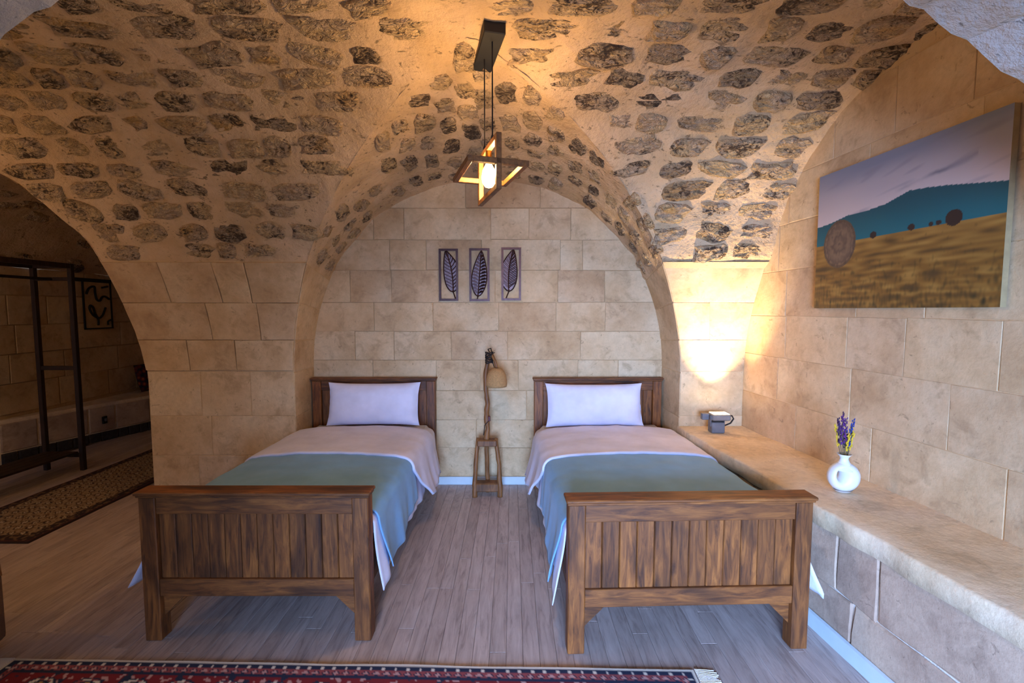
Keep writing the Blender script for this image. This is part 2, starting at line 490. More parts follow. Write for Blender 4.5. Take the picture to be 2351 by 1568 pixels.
# right-hand wall (runs slightly out of square) with its dressed courses
def f_right(u, v, out): return Vector((wallX(u)-out*.997, u-out*.078, v))
m = MB().grid([[f_right(y, z, -.001) for z in (0, 1, 2, 3.1)] for y in (4.2, 3, 2, 1, 0, -1.2, -2.4)])
WR = tag(m.build('wall_right', M_JOINT), 'cream limestone wall above the bench holding the landscape picture', 'wall', kind='structure')
ZR = [.62, .95, 1.26, 1.56, 1.88, 2.20, 2.52, 2.86]
rb = random.Random(5)
for k in range(len(ZR)-1):
    y = 3.78-rb.uniform(0, .2); ys = [3.80]
    while y > .9: y -= rb.uniform(.36, .66); ys.append(y)
    for a, b in zip(ys, ys[1:]):
        block(f_right, b, a, ZR[k], ZR[k+1], .0022, 'stone_block', M_LIME, WR, gap=.0018, cham=.0022)

# ---------------- rubble stones of the vault
def rubble_mesh(seed):
    r = random.Random(seed); n = 13
    rad = []
    ex = r.uniform(2.8, 5.0)
    for k in range(n):
        t = 2*PI*k/n; c, s_ = math.cos(t), math.sin(t)
        q = (abs(c)**ex+abs(s_)**ex)**(-1/ex)
        rad.append((q*r.uniform(.78, 1.08), t))
    v = []; f = []
    for ring, (sc, h) in enumerate(((1.05, -.022), (.90, .004), (.6, .012))):
        for q, t in rad:
            v.append((.5*q*sc*math.cos(t), .5*q*sc*math.sin(t), h+(r.uniform(-.009, .010) if ring else 0)))
    v.append((0, 0, .011+r.uniform(-.006, .006)))
    for g in range(2):
        for k in range(n): f.append((g*n+k, g*n+(k+1) % n, (g+1)*n+(k+1) % n, (g+1)*n+k))
    for k in range(n): f.append((2*n+k, 2*n+(k+1) % n, 3*n))
    me = bpy.data.meshes.new('stone'); me.from_pydata(v, [], f); me.update(); me.materials.append(M_RUBBLE)
    return me
RUB = [rubble_mesh(100+k) for k in range(18)]
def stone(p, ex, ez, L, Hh, parent, rot=0.0):
    ex = ex.normalized(); ez = ez.normalized(); ey = ez.cross(ex).normalized(); ex = ey.cross(ez)
    M = Matrix((ex, ey, ez)).transposed().to_4x4()
    o = bpy.data.objects.new('stone', random.choice(RUB)); COL.objects.link(o)
    o.matrix_world = Matrix.Translation(p) @ M @ Matrix.Rotation(rot, 4, 'Z') @ Matrix.Diagonal((L, Hh, 1, 1))
    o.parent = parent
    return o
CT, ST = math.cos(math.atan(72/1045.0)), math.sin(math.atan(72/1045.0))
def in_frame(p, mg=60):
    z = p.z-1.6; w = p.y*CT-z*ST
    if w < .1: return False
    u = 1175.5+1045*p.x/w; v = 784-1045*(p.y*ST+z*CT)/w
    return -mg < u < 2351+mg and -mg < v < 1568+mg
rs = random.Random(21)
s = S195+.02
while s < SEND-.1:
    h = rs.uniform(.115, .155); y, z, d = prof(s+h/2); xl, a, b = opening(s+h/2)
    ez = Vector((0, -d.y, d.x)); ez = -ez if ez.y > 0 and ez.z > 0 else ez
    if ez.z > 0: ez = -ez
    x = xl+rs.uniform(-.03, .1)
    while x < wallX(y)-.06:
        L = rs.uniform(.16, .38); c = x+L/2
        inside = (c > a-L*.40 and c < b+L*.40)
        p = Vector((c, y, z))
        if not inside and rs.random() > .05 and in_frame(p):
            stone(jit(p)+Vector((0, 0, rs.uniform(-.012, .012)))+ez*(lip(s+h/2, 1) if c > XC else 0), Vector((1, 0, 0)), ez, L, h*rs.uniform(.95, 1.2), CEIL, rs.gauss(0, .12))
        x += L+rs.uniform(.008, .035)
    s += h+rs.uniform(.008, .022)
# soffit of the arch: stones laid with their length into the recess
for side in (-1, 1):
    a = A_RUB+.03
    while a < PI/2-.02:
        am = a+.04; L0 = (intr_pt(side, am, 1)-intr_pt(side, am, 0)).length; t = .04+rs.uniform(0, .08)
        while t < .95:
            L = rs.uniform(.14, .28); tc = t+L/L0/2
            if tc > .97: break
            p = intr_pt(side, am, tc); d1 = intr_pt(side, am, tc+.02)-p; d2 = intr_pt(side, min(am+.03, PI/2), tc)-p
            n = d1.cross(d2).normalized()
            if n.z > 0: n = -n
            if rs.random() > .08: stone(jit(p), d1, n, L, rs.uniform(.12, .16), CEIL, rs.gauss(0, .15))
            t += (L+rs.uniform(.03, .07))/L0
        a += .108
# ---------------- side room on the left: its vault, walls
SV = SIDE+[(-4.6, 2.70), (-5.0, 2.45), (-5.3, 2.06)]
svp = catmull(SV, 6)
P = []
for q in svp:
    x, z = q.x, q.y
    ys = (y_of_z(min(z, 2.75)) if x > -4.16 else 1.0)
    P.append([jit((x, lerp(ys+.0, 7.2, j/40), z), .03 if z > 1.9 else 0) if j else Vector((x, ys, z)) for j in range(41)])
CEILS = tag(MB().grid(P).build('ceiling_left', M_MORTAR, smooth=True), 'dark rubble vault of the side room', 'ceiling', kind='structure')
for k in range(60):
    q = svp[rs.randrange(len(svp)*3//5, len(svp)-1)]; i = svp.index(q); t = svp[i+1]-svp[i]
    n = Vector((t.y, 0, -t.x)).normalized(); n = n if n.z < 0 else -n
    y = rs.uniform(4.0, 6.8)
    stone(Vector((q.x, y, q.y)), Vector((0, 1, 0)), n, rs.uniform(.15, .34), rs.uniform(.09, .15), CEILS, rs.gauss(0, .12))
f_left = lambda u, v, out: Vector((-5.3+out, u, v))
WL = tag(MB().grid([[f_left(y, z, -.01) for z in (0, 1, 2.1)] for y in (.8, 3, 5, 7.2)]).build('wall_left', M_JOINT), 'dim limestone wall of the side room behind the clothes rack', 'wall', kind='structure')
rb = random.Random(3)
for z0, z1 in ((.5, .82), (.82, 1.13), (1.13, 1.44), (1.44, 1.76), (1.76, 2.06)):
    y = 3.4+rb.uniform(0, .3)
    while y < 7.0:
        y2 = y+rb.uniform(.4, .8); block(f_left, y, y2, z0, z1, .006, 'stone_block', M_LIME, WL, gap=.004, cham=.005); y = y2
tag(MB().grid([[(x, 7.15, z) for z in (0, 1, 2, 2.9)] for x in (-5.4, -4.2, -2.9)]).build('wall_left_back', M_JOINT), 'far end wall of the dim side room', 'wall', kind='structure')

# ---------------- front arch between the camera's room and the bedroom, and the room behind the camera
def fz(x):
    q = min(1, abs(x+.06)/2.2); return .96+1.83*(1-q**2.35)**(1/2.35)-.02*max(0, x)
N = 90; P = []
for yy in (1.46, 1.20):
    rowa = []
    for i in range(N+1):
        x = lerp(-2.35, 2.10, i/N); rowa.append(Vector((x, yy+.02*sculpt_noise((x, yy, 0), 4), fz(x)+.05*sculpt_noise((x*1.4, yy, 1), 6)+.02*sculpt_noise((x, yy, 3), 15))))
    P.append(rowa)
top = [[Vector((q.x, q.y, 3.0)) for q in row] for row in P]
m = MB()
m.grid([P[0], P[1]]); m.grid([P[1], [a.lerp(b, .5)+Vector((0, .03*sculpt_noise(a, 9), 0)) for a, b in zip(P[1], top[1])], top[1]]); m.grid([top[0], P[0]])
m.grid([[(-4.3, 1.2, 0), (-2.35, 1.2, 0)], [(-4.3, 1.2, 3.0), (-2.35, 1.2, 3.0)]]); m.grid([[(-4.3, 1.46, 0), (-2.35, 1.46, 0)], [(-4.3, 1.46, 3.0), (-2.35, 1.46, 3.0)]]); m.grid([[(-2.35, 1.2, 0), (-2.35, 1.46, 0)], [(-2.35, 1.2, 1.3), (-2.35, 1.46, 1.3)]])
WF = tag(m.build('wall_front', M_ARCH), 'rough grey stone arch in front of the vaulted bedroom, lit by daylight', 'wall', kind='structure')
for k in range(44):
    x = rs.uniform(-2.0, 1.95); z = fz(x)+rs.uniform(.07, .22)
    stone(Vector((x, 1.197, z)), Vector((1, 0, 0)), Vector((0, -1, 0)), rs.uniform(.12, .26), rs.uniform(.07, .12), WF, rs.gauss(0, .3))
tag(MB().box(-4.3, 2.45, -2.5, 1.5, 3.0, 3.06).build('ceiling_front', M_PLASTER), 'pale ceiling of the room behind the arch', 'ceiling', kind='structure')
tag(MB().box(-4.36, -4.3, -2.5, 1.46, 0, 3.0).build('wall_front_left', M_PLASTER), 'pale side wall of the front room', 'wall', kind='structure')
m = MB(); m.box(-4.3, -.7, -2.56, -2.5, 0, 3.0); m.box(1.1, 2.45, -2.56, -2.5, 0, 3.0); m.box(-.7, 1.1, -2.56, -2.5, 2.25, 3.0)
tag(m.build('wall_rear', M_PLASTER), 'pale wall with an open doorway behind the viewer', 'wall', kind='structure')
m = MB(); m.box(-.78, -.7, -2.58, -2.46, 0, 2.33); m.box(1.1, 1.18, -2.58, -2.46, 0, 2.33); m.box(-.7, 1.1, -2.58, -2.46, 2.25, 2.33)
tag(m.build('door_1', M_BEDZ), 'wooden frame of the open doorway', 'door frame', kind='structure')

# ---------------- floor
m = MB().box(-5.4, 2.5, -2.6, 7.2, -.06, -.008)
FL = tag(m.build('floor', plain('floor_bed', srgb(96, 82, 70), .7)), 'grey oak laminate floor', 'floor', kind='structure')
def plank_mesh(w, l):
    c = .0018
    v = [(-w/2, -l/2, -.008), (w/2, -l/2, -.008), (w/2, l/2, -.008), (-w/2, l/2, -.008),
         (-w/2, -l/2, -c), (w/2, -l/2, -c), (w/2, l/2, -c), (-w/2, l/2, -c),
         (-w/2+c, -l/2+c, 0), (w/2-c, -l/2+c, 0), (w/2-c, l/2-c, 0), (-w/2+c, l/2-c, 0)]
    f = [(8, 9, 10, 11)]+[(a+i, a+(i+1) % 4, a+4+(i+1) % 4, a+4+i) for a in (0, 4) for i in range(4)]
    me = bpy.data.meshes.new('plank'); me.from_pydata(v, [], f); me.update(); me.materials.append(M_FLOOR); return me
PW = .078
PM = {l: plank_mesh(PW-.001, l-.001) for l in (1.0, 1.25, 1.5)}
rf = random.Random(2); x = -4.98; np_ = 0
while x < 1.62:
    y = (1.35 if x > -3.3 else 2.4)-rf.uniform(0, .9); ye = 4.09 if x > -3.0 else 6.2
    while y < ye-.02:
        l = rf.choice((1.0, 1.25, 1.5)); o = bpy.data.objects.new('plank', PM[l]); COL.objects.link(o)
        L = min(l, ye-y); o.location = (x, y+L/2, 0); o.scale = (1, L/l, 1); o.parent = FL; np_ += 1
        y += l
    x += PW
# skirting
tag(MB().box(-1.80, 1.36, YB-.022, YB-.006, 0, .075, .004).build('baseboard_back', M_SKIRT), 'pale blue skirting along the back wall', 'baseboard', kind='structure')

# ---------------- stone bench along the right wall
BX = lambda y: 1.366+(3.607-y)*.0925                   # front edge line
bench = empty('stone_bench', (1.6, 2.4, 0), 'long built-in limestone bench along the right wall', 'bench')
P = []
ny = 120
for i in range(ny+1):
    y = lerp(3.72, .3, i/ny); e = BX(y); e += .020*noise.noise(Vector((y*3.1, 0, 2)))+.012*noise.noise(Vector((y*9, 1, 0)))
    wx = wallX(y)+.01; row = []
    dz = .012*noise.noise(Vector((y*5, 2, 0)))
    row.append((e+.03, y, .545+dz)); row.append((e+.003, y, .552+dz)); row.append((e, y, .632+dz*.3)); row.append((e+.003, y, .641)); row.append((e+.012, y, .646))
    for k in range(1, 7): 
        xx = lerp(e+.03, wx, k/6); row.append((xx, y, .647+.005*noise.noise(Vector((xx*5, y*4, 0)))))
    P.append(row)
m = MB().grid(P); m.build('seat_slab', M_BENCH, bench, smooth=True)
fb = lambda u, v, out: Vector((BX(u)+.036-out, u, v))
m = MB().grid([[fb(y, z, -.004) for z in (0, .3, .56)] for y in (3.72, 3, 2, 1, .3)]); m.build('mortar_bed', M_JOINTB, bench)
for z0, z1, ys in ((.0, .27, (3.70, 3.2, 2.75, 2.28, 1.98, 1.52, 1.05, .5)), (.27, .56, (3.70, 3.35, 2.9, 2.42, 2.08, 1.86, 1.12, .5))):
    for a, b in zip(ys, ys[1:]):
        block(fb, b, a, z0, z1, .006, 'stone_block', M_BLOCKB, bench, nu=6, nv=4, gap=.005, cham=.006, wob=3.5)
m = MB()
v = []
for y in (3.68, .4):
    v.append([(BX(y)+.026, y, 0), (BX(y)+.012, y, 0), (BX(y)+.012, y, .078), (BX(y)+.026, y, .082)])
m.grid(v); tag(m.build('baseboard_right', M_SKIRT), 'pale blue skirting at the foot of the stone bench', 'baseboard', kind='structure')

# ------------------------------------------------------------------ beds
def bed(x0, x1, yf, yh, tilt, label, grp):
    """yf front face of the footboard, yh front face of the headboard"""
    B = empty('single_bed', ((x0+x1)/2, (yf+yh)/2, 0), label, 'bed', grp)
    def board(name, y0, y1, ztop, zlo0, zlo1, front):
        pw = .078
        zr = ztop-.028
        bd = MB().box(x0+pw, x1-pw, y0+.008, y1-.008, zr-.085, zr, .003).build(name, M_BEDX, B)
        MB().box(x0+pw, x1-pw, y0+.006, y1-.006, zlo0, zlo1, .003).build('bottom_rail', M_BEDX, bd)
        for a, b in ((x0, x0+pw), (x1-pw, x1)):
            MB().box(a, b, y0, y1, 0, zr, .004).build('leg', M_BEDZ, bd)
        m = MB().box(x0-.006, x1+.006, y0-.008, y1+.008, zr, zr+.012, .003).box(x0-.012, x1+.012, y0-.016, y1+.014, zr+.012, ztop, .004)
        m.build('cap_rail', M_BEDX, bd)
        # mitred moulding round the panel
        n = 12; w = (x1-x0-2*pw)/n
        for k in range(n):
            a = x0+pw+k*w
            MB().box(a+.001, a+w-.001, y0+.022, y1-.018, zlo1-.004, zr-.081, .004).build('plank', M_BEDZ, bd)
        if front:
            for sgn, xa in ((1, x0+pw), (-1, x1-pw)):
                L = .11
                v = [(xa, y0+.03, zlo0), (xa+sgn*L, y0+.03, zlo0), (xa, y0+.03, zlo0-L), (xa, y1-.01, zlo0), (xa+sgn*L, y1-.01, zlo0), (xa, y1-.01, zlo0-L)]
                mk('corner_bracket', v, [(0, 1, 2), (3, 5, 4), (0, 3, 4, 1), (1, 4, 5, 2), (0, 2, 5, 3)], M_BEDX, bd)
        return bd
    board('footboard', yf, yf+.07, .742, .222, .308, True)
    board('headboard', yh, yh+.05, 1.0, .30, .40, False)
    for a, b in ((x0+.015, x0+.04), (x1-.04, x1-.015)):
        MB().box(a, b, yf+.07, yh, .24, .40, .003).build('side_rail', M_BEDY, B)
    MB().box(x0+.04, x1-.04, yf+.07, yh, .37, .40).build('slat_base', M_BEDY, B)
    return B

def section(x0, x1, zt, r, off, hang, n_side=14, n_top=26):
    """outline across a made bed: (x, z, downness) from the left hem over the top to the right hem; hang = (left z, right z)"""
    X0 = x0-off; X1 = x1+off; Z = zt+off; out = []
    for k in range(n_side):
        z = lerp(hang[0], Z-r, k/n_side); out.append((X0, z, (Z-r-z)/max(.01, Z-r-.2), -1))
    for k in range(7):
        t = PI/2*k/6; out.append((X0+r-r*math.cos(t), Z-r+r*math.sin(t), 0, -1))
    for k in range(1, n_top):
        t = k/n_top; out.append((lerp(X0+r, X1-r, t), Z, -math.sin(PI*t), 0))
    for k in range(7):
        t = PI/2*(1-k/6); out.append((X1-r+r*math.cos(t), Z-r+r*math.sin(t), 0, 1))
    for k in range(1, n_side+1):
        z = lerp(Z-r, hang[1], k/n_side); out.append((X1, z, (Z-r-z)/max(.01, Z-r-.2), 1))
    return out
def drape(name, x0, x1, zt, off, y_hem, y_end, hang, mat, parent=None, ny=60, flare=(.05, .05), amp=.012, crown=.03, seed=0.0, thick=.008, r=.07, end_drop=0.0, limit=None, left_limit=None):
    """cloth over the mattress. y_hem(down) gives the hem towards the foot, hang(y, side) the lower edge"""
    rows = []
    for j in range(ny+1):
        v = j/ny; ym = lerp(y_hem(0), y_end, v)
        sec = section(x0, x1, zt, r, off, (hang(ym, -1), hang(ym, 1)))
        row = []
        for (x, z, dn, sd) in sec:
            d = max(0, dn); y = lerp(y_hem(d), y_end, v)
            fl = flare[0] if sd < 0 else flare[1]
            if sd:
                x += sd*(fl*d**1.3*(1.15-.3*v)*(1+.9*max(0, 1-(y-2.1)/.35))+amp*(.25+d)*math.sin(y*19+seed+sd)+amp*.7*d*math.sin(y*41+seed*2))
                x += sd*.02*d*noise.noise(Vector((y*4, z*3, seed)))
                if limit and sd > 0: x = min(x, limit(y)-.004)
                if left_limit and sd < 0: x = max(x, left_limit(y)+off*.3)
            if dn < 0: z += crown*(-dn)**.6
            z += .006*noise.noise(Vector((x*6, y*6, seed)))+.004*noise.noise(Vector((x*15, y*11, seed)))
            if end_drop and v > .8: z -= end_drop*((v-.8)/.2)**2
            row.append((x, y, z))
        rows.append(row)
    o = MB().grid(rows).build(name, mat, parent, smooth=True)
    md = o.modifiers.new('thickness', 'SOLIDIFY'); md.thickness = thick; md.offset = 1 if True else -1
    return o

def pillow(name, cx, cy, cz, w, h, t, lean, yaw, label):
    n = 26; m = MB()
    for sgn in (1, -1):
        P = []
        for i in range(n+1):
            u = -1+2*i/n; row = []
            for j in range(n+1):
                v = -1+2*j/n
                pin = 1-.07*(1-abs(u)**3)*abs(v)**4; pin2 = 1-.05*(1-abs(v)**3)*abs(u)**4
                th = max(0, (1-abs(u)**3.2)*(1-abs(v)**3.0))**.55
                wr = .006*noise.noise(Vector((u*3, v*3, cx*5)))+.010*noise.noise(Vector(((u-v)*2.5, v, cx*3)))*(1-th)
                row.append((u*w/2*pin2, sgn*(t/2*th)+wr*sgn, v*h/2*pin))
            P.append(row)
        m.grid(P if sgn > 0 else P[::-1])
    o = m.build(name, M_WHITE, smooth=True)
    o.matrix_world = Matrix.Translation((cx, cy, cz)) @ Matrix.Rotation(yaw, 4, 'Z') @ Matrix.Rotation(-lean, 4, 'X')
    return tag(o, label, 'pillow', 'white pillows')

def make_bed(x0, x1, yf, yh, where, pil, seed, flare, limit=None, turn=0.0, left_limit=None):
    made = [bed(x0, x1, yf, yh, 0, 'dark-stained plank single bed %s' % where, 'plank single beds')]
    mx0, mx1 = x0+.045, x1-.045; y0 = yf+.075; y1 = yh-.005
    mt = MB().box(mx0, mx1, y0, y1, .405, .585, .03).build('mattress', M_MATT, smooth=False)
    tag(mt, 'pale mattress under the bedding of the bed %s' % where, 'mattress', 'mattresses')
    hd = lambda y, s_: .235+.03*noise.noise(Vector((y*3, s_, seed)))-.04*max(0, (yf+.35-y)/.3)
    cx0, cx1 = x0-.004, x1+.004
    du = drape('duvet', cx0, cx1, .60, .0, lambda d: y0+.006, 3.93, hd, M_WHITE, ny=70, flare=(flare[0]-.008, flare[1]-.008), seed=seed, thick=.005, end_drop=.03, amp=.007, limit=limit, left_limit=left_limit)
    tag(du, 'white cotton duvet spread on the bed %s' % where, 'duvet', 'white duvets')
    hem = lambda d: 2.98+.34*min(1.1, d)
    drape('folded_top', cx0, cx1, .60, .026, hem, 3.80, lambda y, s_: .245+.02*math.sin(y*7+seed), M_WHITE, du, ny=40, flare=(flare[0]+.05, flare[1]+.05), seed=seed, thick=.016, end_drop=.045, amp=.008, limit=limit, left_limit=left_limit, r=.09)
    th = drape('throw_blanket', cx0, cx1, .60, .012, lambda d: y0+.05+.10*min(1, d), 3.06, lambda y, s_: .275+.03*math.sin(y*6+seed+s_)-.03*max(0, (yf+.4-y)/.3), M_TEAL, ny=70, flare=flare, seed=seed, thick=.006, amp=.007, limit=limit, left_limit=left_limit)
    tag(th, 'teal throw blanket covering the lower half of the bed %s' % where, 'blanket', 'teal throws')
    made += [mt, du, th, pillow('pillow', *pil, 'white pillow propped on the headboard of the bed %s' % where)]
    if turn:
        p = Vector(((x0+x1)/2, yf, 0)); R = Matrix.Translation(p) @ Matrix.Rotation(turn, 4, 'Z') @ Matrix.Translation(-p)
        for o in made: o.matrix_world = R @ o.matrix_basis
make_bed(-1.775, -.683, 2.10, 4.0, 'by the broad stone pier', (-1.185, 3.86, .798, .79, .37, .17, .22, .02), 1.0, (.085, .03), left_limit=lambda y: lerp(-2.1, -1.779, min(1, max(0, (y-3.2)/.4))))
make_bed(.258, 1.396, 2.03, 4.0, 'beside the stone bench', (.755, 3.83, .795, .83, .37, .17, .24, -.02), 5.0, (.035, .07), limit=lambda y: BX(y)+.024+.031*(y-2.03), turn=.031)

# ------------------------------------------------------------------ driftwood lamp between the beds
def knotty(m, pts, rads, seed, n=10, k=5):
    q = []; r = []
    for i in range(len(pts)-1):
        for j in range(k):
            t = j/k; p = Vector(pts[i]).lerp(Vector(pts[i+1]), t)
            q.append(p+Vector((noise.noise(p*14+Vector((seed, 0, 0))), noise.noise(p*14+Vector((0, seed, 5))), 0))*.006)
            r.append(lerp(rads[i], rads[i+1], t)*(1+.22*noise.noise(p*24+Vector((seed, 3, 0)))))
    q.append(Vector(pts[-1])); r.append(rads[-1]); m.tube(q, r, n); return m
LX, LY = -.213, 3.87
lamp = empty('floor_lamp', (LX, LY, 0), 'rustic branch floor lamp with straw shade between the beds', 'lamp')
for sx in (-1, 1):
    knotty(MB(), [(LX+sx*.105, LY-.06, 0), (LX+sx*.112, LY-.055, .10), (LX+sx*.10, LY-.045, .28), (LX+sx*.075, LY-.03, .505)], [.024, .021, .019, .017], sx*3+7).build('leg', M_RUSTIC, lamp, True)
knotty(MB(), [(LX+.0, LY+.05, 0), (LX-.005, LY+.05, .2), (LX-.008, LY+.03, .49)], [.022, .019, .018], 4).build('leg', M_RUSTIC, lamp, True)
MB().box(LX-.085, LX+.085, LY-.06, LY+.03, .435, .492, .008).build('stool_top', M_RUSTIC, lamp)
MB().box(LX-.10, LX+.10, LY-.075, LY+.02, .045, .12, .008).build('foot_block', M_RUSTIC, lamp)
post = knotty(MB(), [(LX-.008, LY-.02, .49), (LX+.004, LY-.02, .58), (LX-.006, LY-.02, .68), (LX+.004, LY-.02, .80), (LX-.010, LY-.015, .92), (LX-.012, LY-.01, 1.08), (LX+.018, LY-.02, 1.20)], [.024, .019, .023, .021, .019, .020, .015], 9, 12, 7).build('post', M_RUSTIC, lamp, True)
knotty(MB(), [(LX+.018, LY-.02, 1.19), (LX+.05, LY-.04, 1.22), (LX+.075, LY-.06, 1.17), (LX+.082, LY-.065, 1.115)], [.015, .013, .012, .011], 2).build('branch_arm', M_RUSTIC, lamp, True)
m = MB()
for k in range(7):
    z = 1.155+.014*k; m.tube([(LX+.02+.032*math.cos(t*PI/5+k), LY-.025+.03*math.sin(t*PI/5+k), z+.006*math.sin(t*1.7+k)) for t in range(11)], .005, 6)
m.tube([(LX+.02, LY-.03, 1.25), (LX+.01, LY-.05, 1.27), (LX+.035, LY-.055, 1.28), (LX+.04, LY-.03, 1.25)], .005, 6)
m.tube([(LX+.03, LY-.05, 1.23), (LX+.07, LY-.07, 1.245)], .003, 5); m.tube([(LX+.035, LY-.05, 1.2), (LX+.065, LY-.07, 1.12)], .004, 5)
m.build('rope_binding', M_CORD, lamp, True)
sh = [(.020, .158), (.045, .150), (.066, .128), (.080, .095), (.088, .055), (.090, .02), (.087, 0), (.083, 0), (.086, .03), (.076, .09), (.05, .138), (.018, .15)]
MB().lathe(sh, (LX+.082, LY-.07, .958), 28).build('lamp_shade', M_STRAW, lamp, True)
m = MB().lathe([(.0, -.055), (.018, -.04), (.022, -.015), (.014, .01), (.012, .03)], (LX+.082, LY-.07, 1.05), 14); m.build('bulb', M_CERAM, lamp, True)
m = MB().box(LX+.008, LX+.028, LY-.052, LY-.03, .655, .70, .004); m.build('switch', plain('dark_red_switch', srgb(84, 24, 28), .5), lamp)
m = MB().tube([(LX+.015, LY-.04, .66), (LX-.02, LY-.045, .62), (LX-.03, LY-.03, .53)], .004, 6); m.build('cord', M_CORD, lamp, True)

# ------------------------------------------------------------------ three pierced metal leaf panels on the back wall
def leaf_panel(x0, x1, z0, z1, style, label):
    y = YB-.018
    E_ = empty('leaf_wall_panel', ((x0+x1)/2, y, z0), label, 'wall art', 'leaf panels on the back wall')
    b = .019; t = .006
    m = MB().box(x0, x0+b, y-t, y+t, z0, z1).box(x1-b, x1, y-t, y+t, z0, z1).box(x0+b, x1-b, y-t, y+t, z0, z0+b).box(x0+b, x1-b, y-t, y+t, z1-b, z1)
    m.build('frame', M_DARKM, E_)
    w = x1-x0; h = z1-z0
    if style == 0: p0, p1, bend = (.74, .17), (.36, .965), .02
    elif style == 1: p0, p1, bend = (.42, .09), (.60, .955), .0
    else: p0, p1, bend = (.38, .17), (.62, .965), -.02
    P0 = Vector((x0+p0[0]*w, 0, z0+p0[1]*h)); P1 = Vector((x0+p1[0]*w, 0, z0+p1[1]*h))
    ax = P1-P0; nrm = Vector((ax.z, 0, -ax.x)).normalized()
    wid = w*(.43 if style != 1 else .37)
    def prof_(t): return wid*(math.sin(PI*min(1, t)**.75)**.8)*(1.0 if style != 1 else 1.0)
    def pt(t, s_): return P0+ax*t+nrm*s_*prof_(t)+nrm*bend*math.sin(PI*t)+Vector((0, y, 0))
    def clampx(p): return Vector((min(max(p.x, x0+.006), x1-.006), p.y, p.z))
    m = MB()
    rim = [clampx(pt(k/30, 1)) for k in range(31)]+[clampx(pt(1-k/30, -1)) for k in range(1, 31)]
    m.tube(rim, .0055, 6)
    m.tube([pt(k/10, 0) for k in range(11)], .006, 6)
    stem_end = Vector((x0+(.88 if style == 0 else (.38 if style == 1 else .22))*w, y, z0+.01))
    m.tube([P0+Vector((0, y, 0)), stem_end], .006, 6)
    nvn = 11 if style != 1 else 13
    for k in range(1, nvn):
        t0 = k/nvn*.92
        for s_ in (-1, 1):
            t1 = min(.985, t0+.13) if style != 1 else min(.985, t0+.05)
            m.tube([pt(t0, 0), pt((t0+t1)/2, s_*.5), clampx(pt(t1, s_*.95))], .0042 if style != 1 else .006, 5)
            if style == 2:
                t2 = min(.985, t0+.13+.04); m.tube([pt(t0+.04, 0), clampx(pt(t2, s_*.95))], .004, 5)
            if style == 1:
                m.tube([pt(t0+.03, s_*.3), clampx(pt(t0+.06, s_*.8))], .007, 5)
    m.build('leaf', M_DARKM, E_)
    # thin sheet behind the veins that fills the blade
    P = [[clampx(pt(k/30, s_)) + Vector((0, .003, 0)) for s_ in (-.97, -.5, 0, .5, .97)] for k in range(1, 30)]
    o = MB().grid(P).build('blade', M_BLADE, E_); md = o.modifiers.new('t', 'SOLIDIFY'); md.thickness = .002
M_BLADE = plain('mottled_grey_metal', srgb(118, 102, 108), .5, .55, 70, .4, .3)  # mottled metal, lighter and greyer than the frame
leaf_panel(-.65, -.48, 1.683, 2.143, 0, 'dark pierced metal leaf panel, leftmost of three')
leaf_panel(-.38, -.20, 1.680, 2.147, 1, 'pierced metal panel with a rounded broad leaf, middle of three')
leaf_panel(-.095, .08, 1.687, 2.154, 2, 'pierced metal leaf panel nearest the right bed, stem leaning left')

# ------------------------------------------------------------------ pendant lamp
yaw = .30
PC = Vector((-.118, 2.37, 2.30))
Mz = Matrix.Translation(PC) @ Matrix.Rotation(yaw, 4, 'Z')
pend = empty('pendant_lamp', (PC.x, PC.y, 2.95), 'pendant lamp of two crossed wooden frames hanging from the vault', 'pendant lamp')
b = .013
def frame_v(m):                                          # upright frame, long side away from the viewer
    m.box(-b, b, -.195, -.165, -.13, .13, .002).box(-b, b, .165, .195, -.13, .13, .002).box(-b, b, -.165, .165, .104, .13, .002).box(-b, b, -.165, .165, -.13, -.104, .002); return m
def frame_h(m):
    m.box(-.15, -.124, -.195, .195, -b, b, .002).box(.124, .15, -.195, .195, -b, b, .002).box(-.124, .124, -.195, -.168, -b, b, .002).box(-.124, .124, .168, .195, -b, b, .002); return m
frame_v(MB()).build('upright_frame', M_PEND, pend, M=Mz)
frame_h(MB()).build('level_frame', M_PEND, pend, M=Mz)
Mc = Matrix.Translation((-.122, 2.40, 0)) @ Matrix.Rotation(yaw-.06, 4, 'Z')
MB().box(-.052, .052, -.18, .18, 2.895, 2.955, .004).build('canopy', M_BLACK, pend, M=Mc)
for yy in (-.075, .085):
    p = Mz @ Vector((0, yy, .13)); MB().tube([p, (p.x, p.y, 2.90)], .0038, 6).build('cord', M_CORD, pend)
    MB().lathe([(.004, .03), (.008, .02), (.008, 0)], p, 10).build('cord_grip', M_BLACK, pend)
m = MB().lathe([(.0, .108), (.016, .105), (.018, .06), (.02, .05), (.0, .049)], (0, 0, 0), 16); m.build('socket', plain('brass_socket', srgb(170, 126, 56), .35, .8), pend, True, M=Mz)
bp = [(.010, .052), (.018, .035), (.032, .008), (.038, -.025), (.034, -.052), (.02, -.073), (.0, -.080)]
gl = NT('amber_glass'); gl.b.inputs['Base Color'].default_value = (1, .72, .32, 1); gl.b.inputs['Transmission Weight'].default_value = 1.0; gl.b.inputs['Roughness'].default_value = .05; gl.b.inputs['IOR'].default_value = 1.12
MB().lathe(bp, (0, 0, 0), 20).build('bulb', emit('glowing_bulb', (1.0, .60, .20, 1), 14.0), pend, True, M=Mz)
light('pendant_light', 'POINT', PC+Vector((0, -.0, -.0)), 58, (1.0, .61, .25), parent=pend, shadow_soft_size=.05)

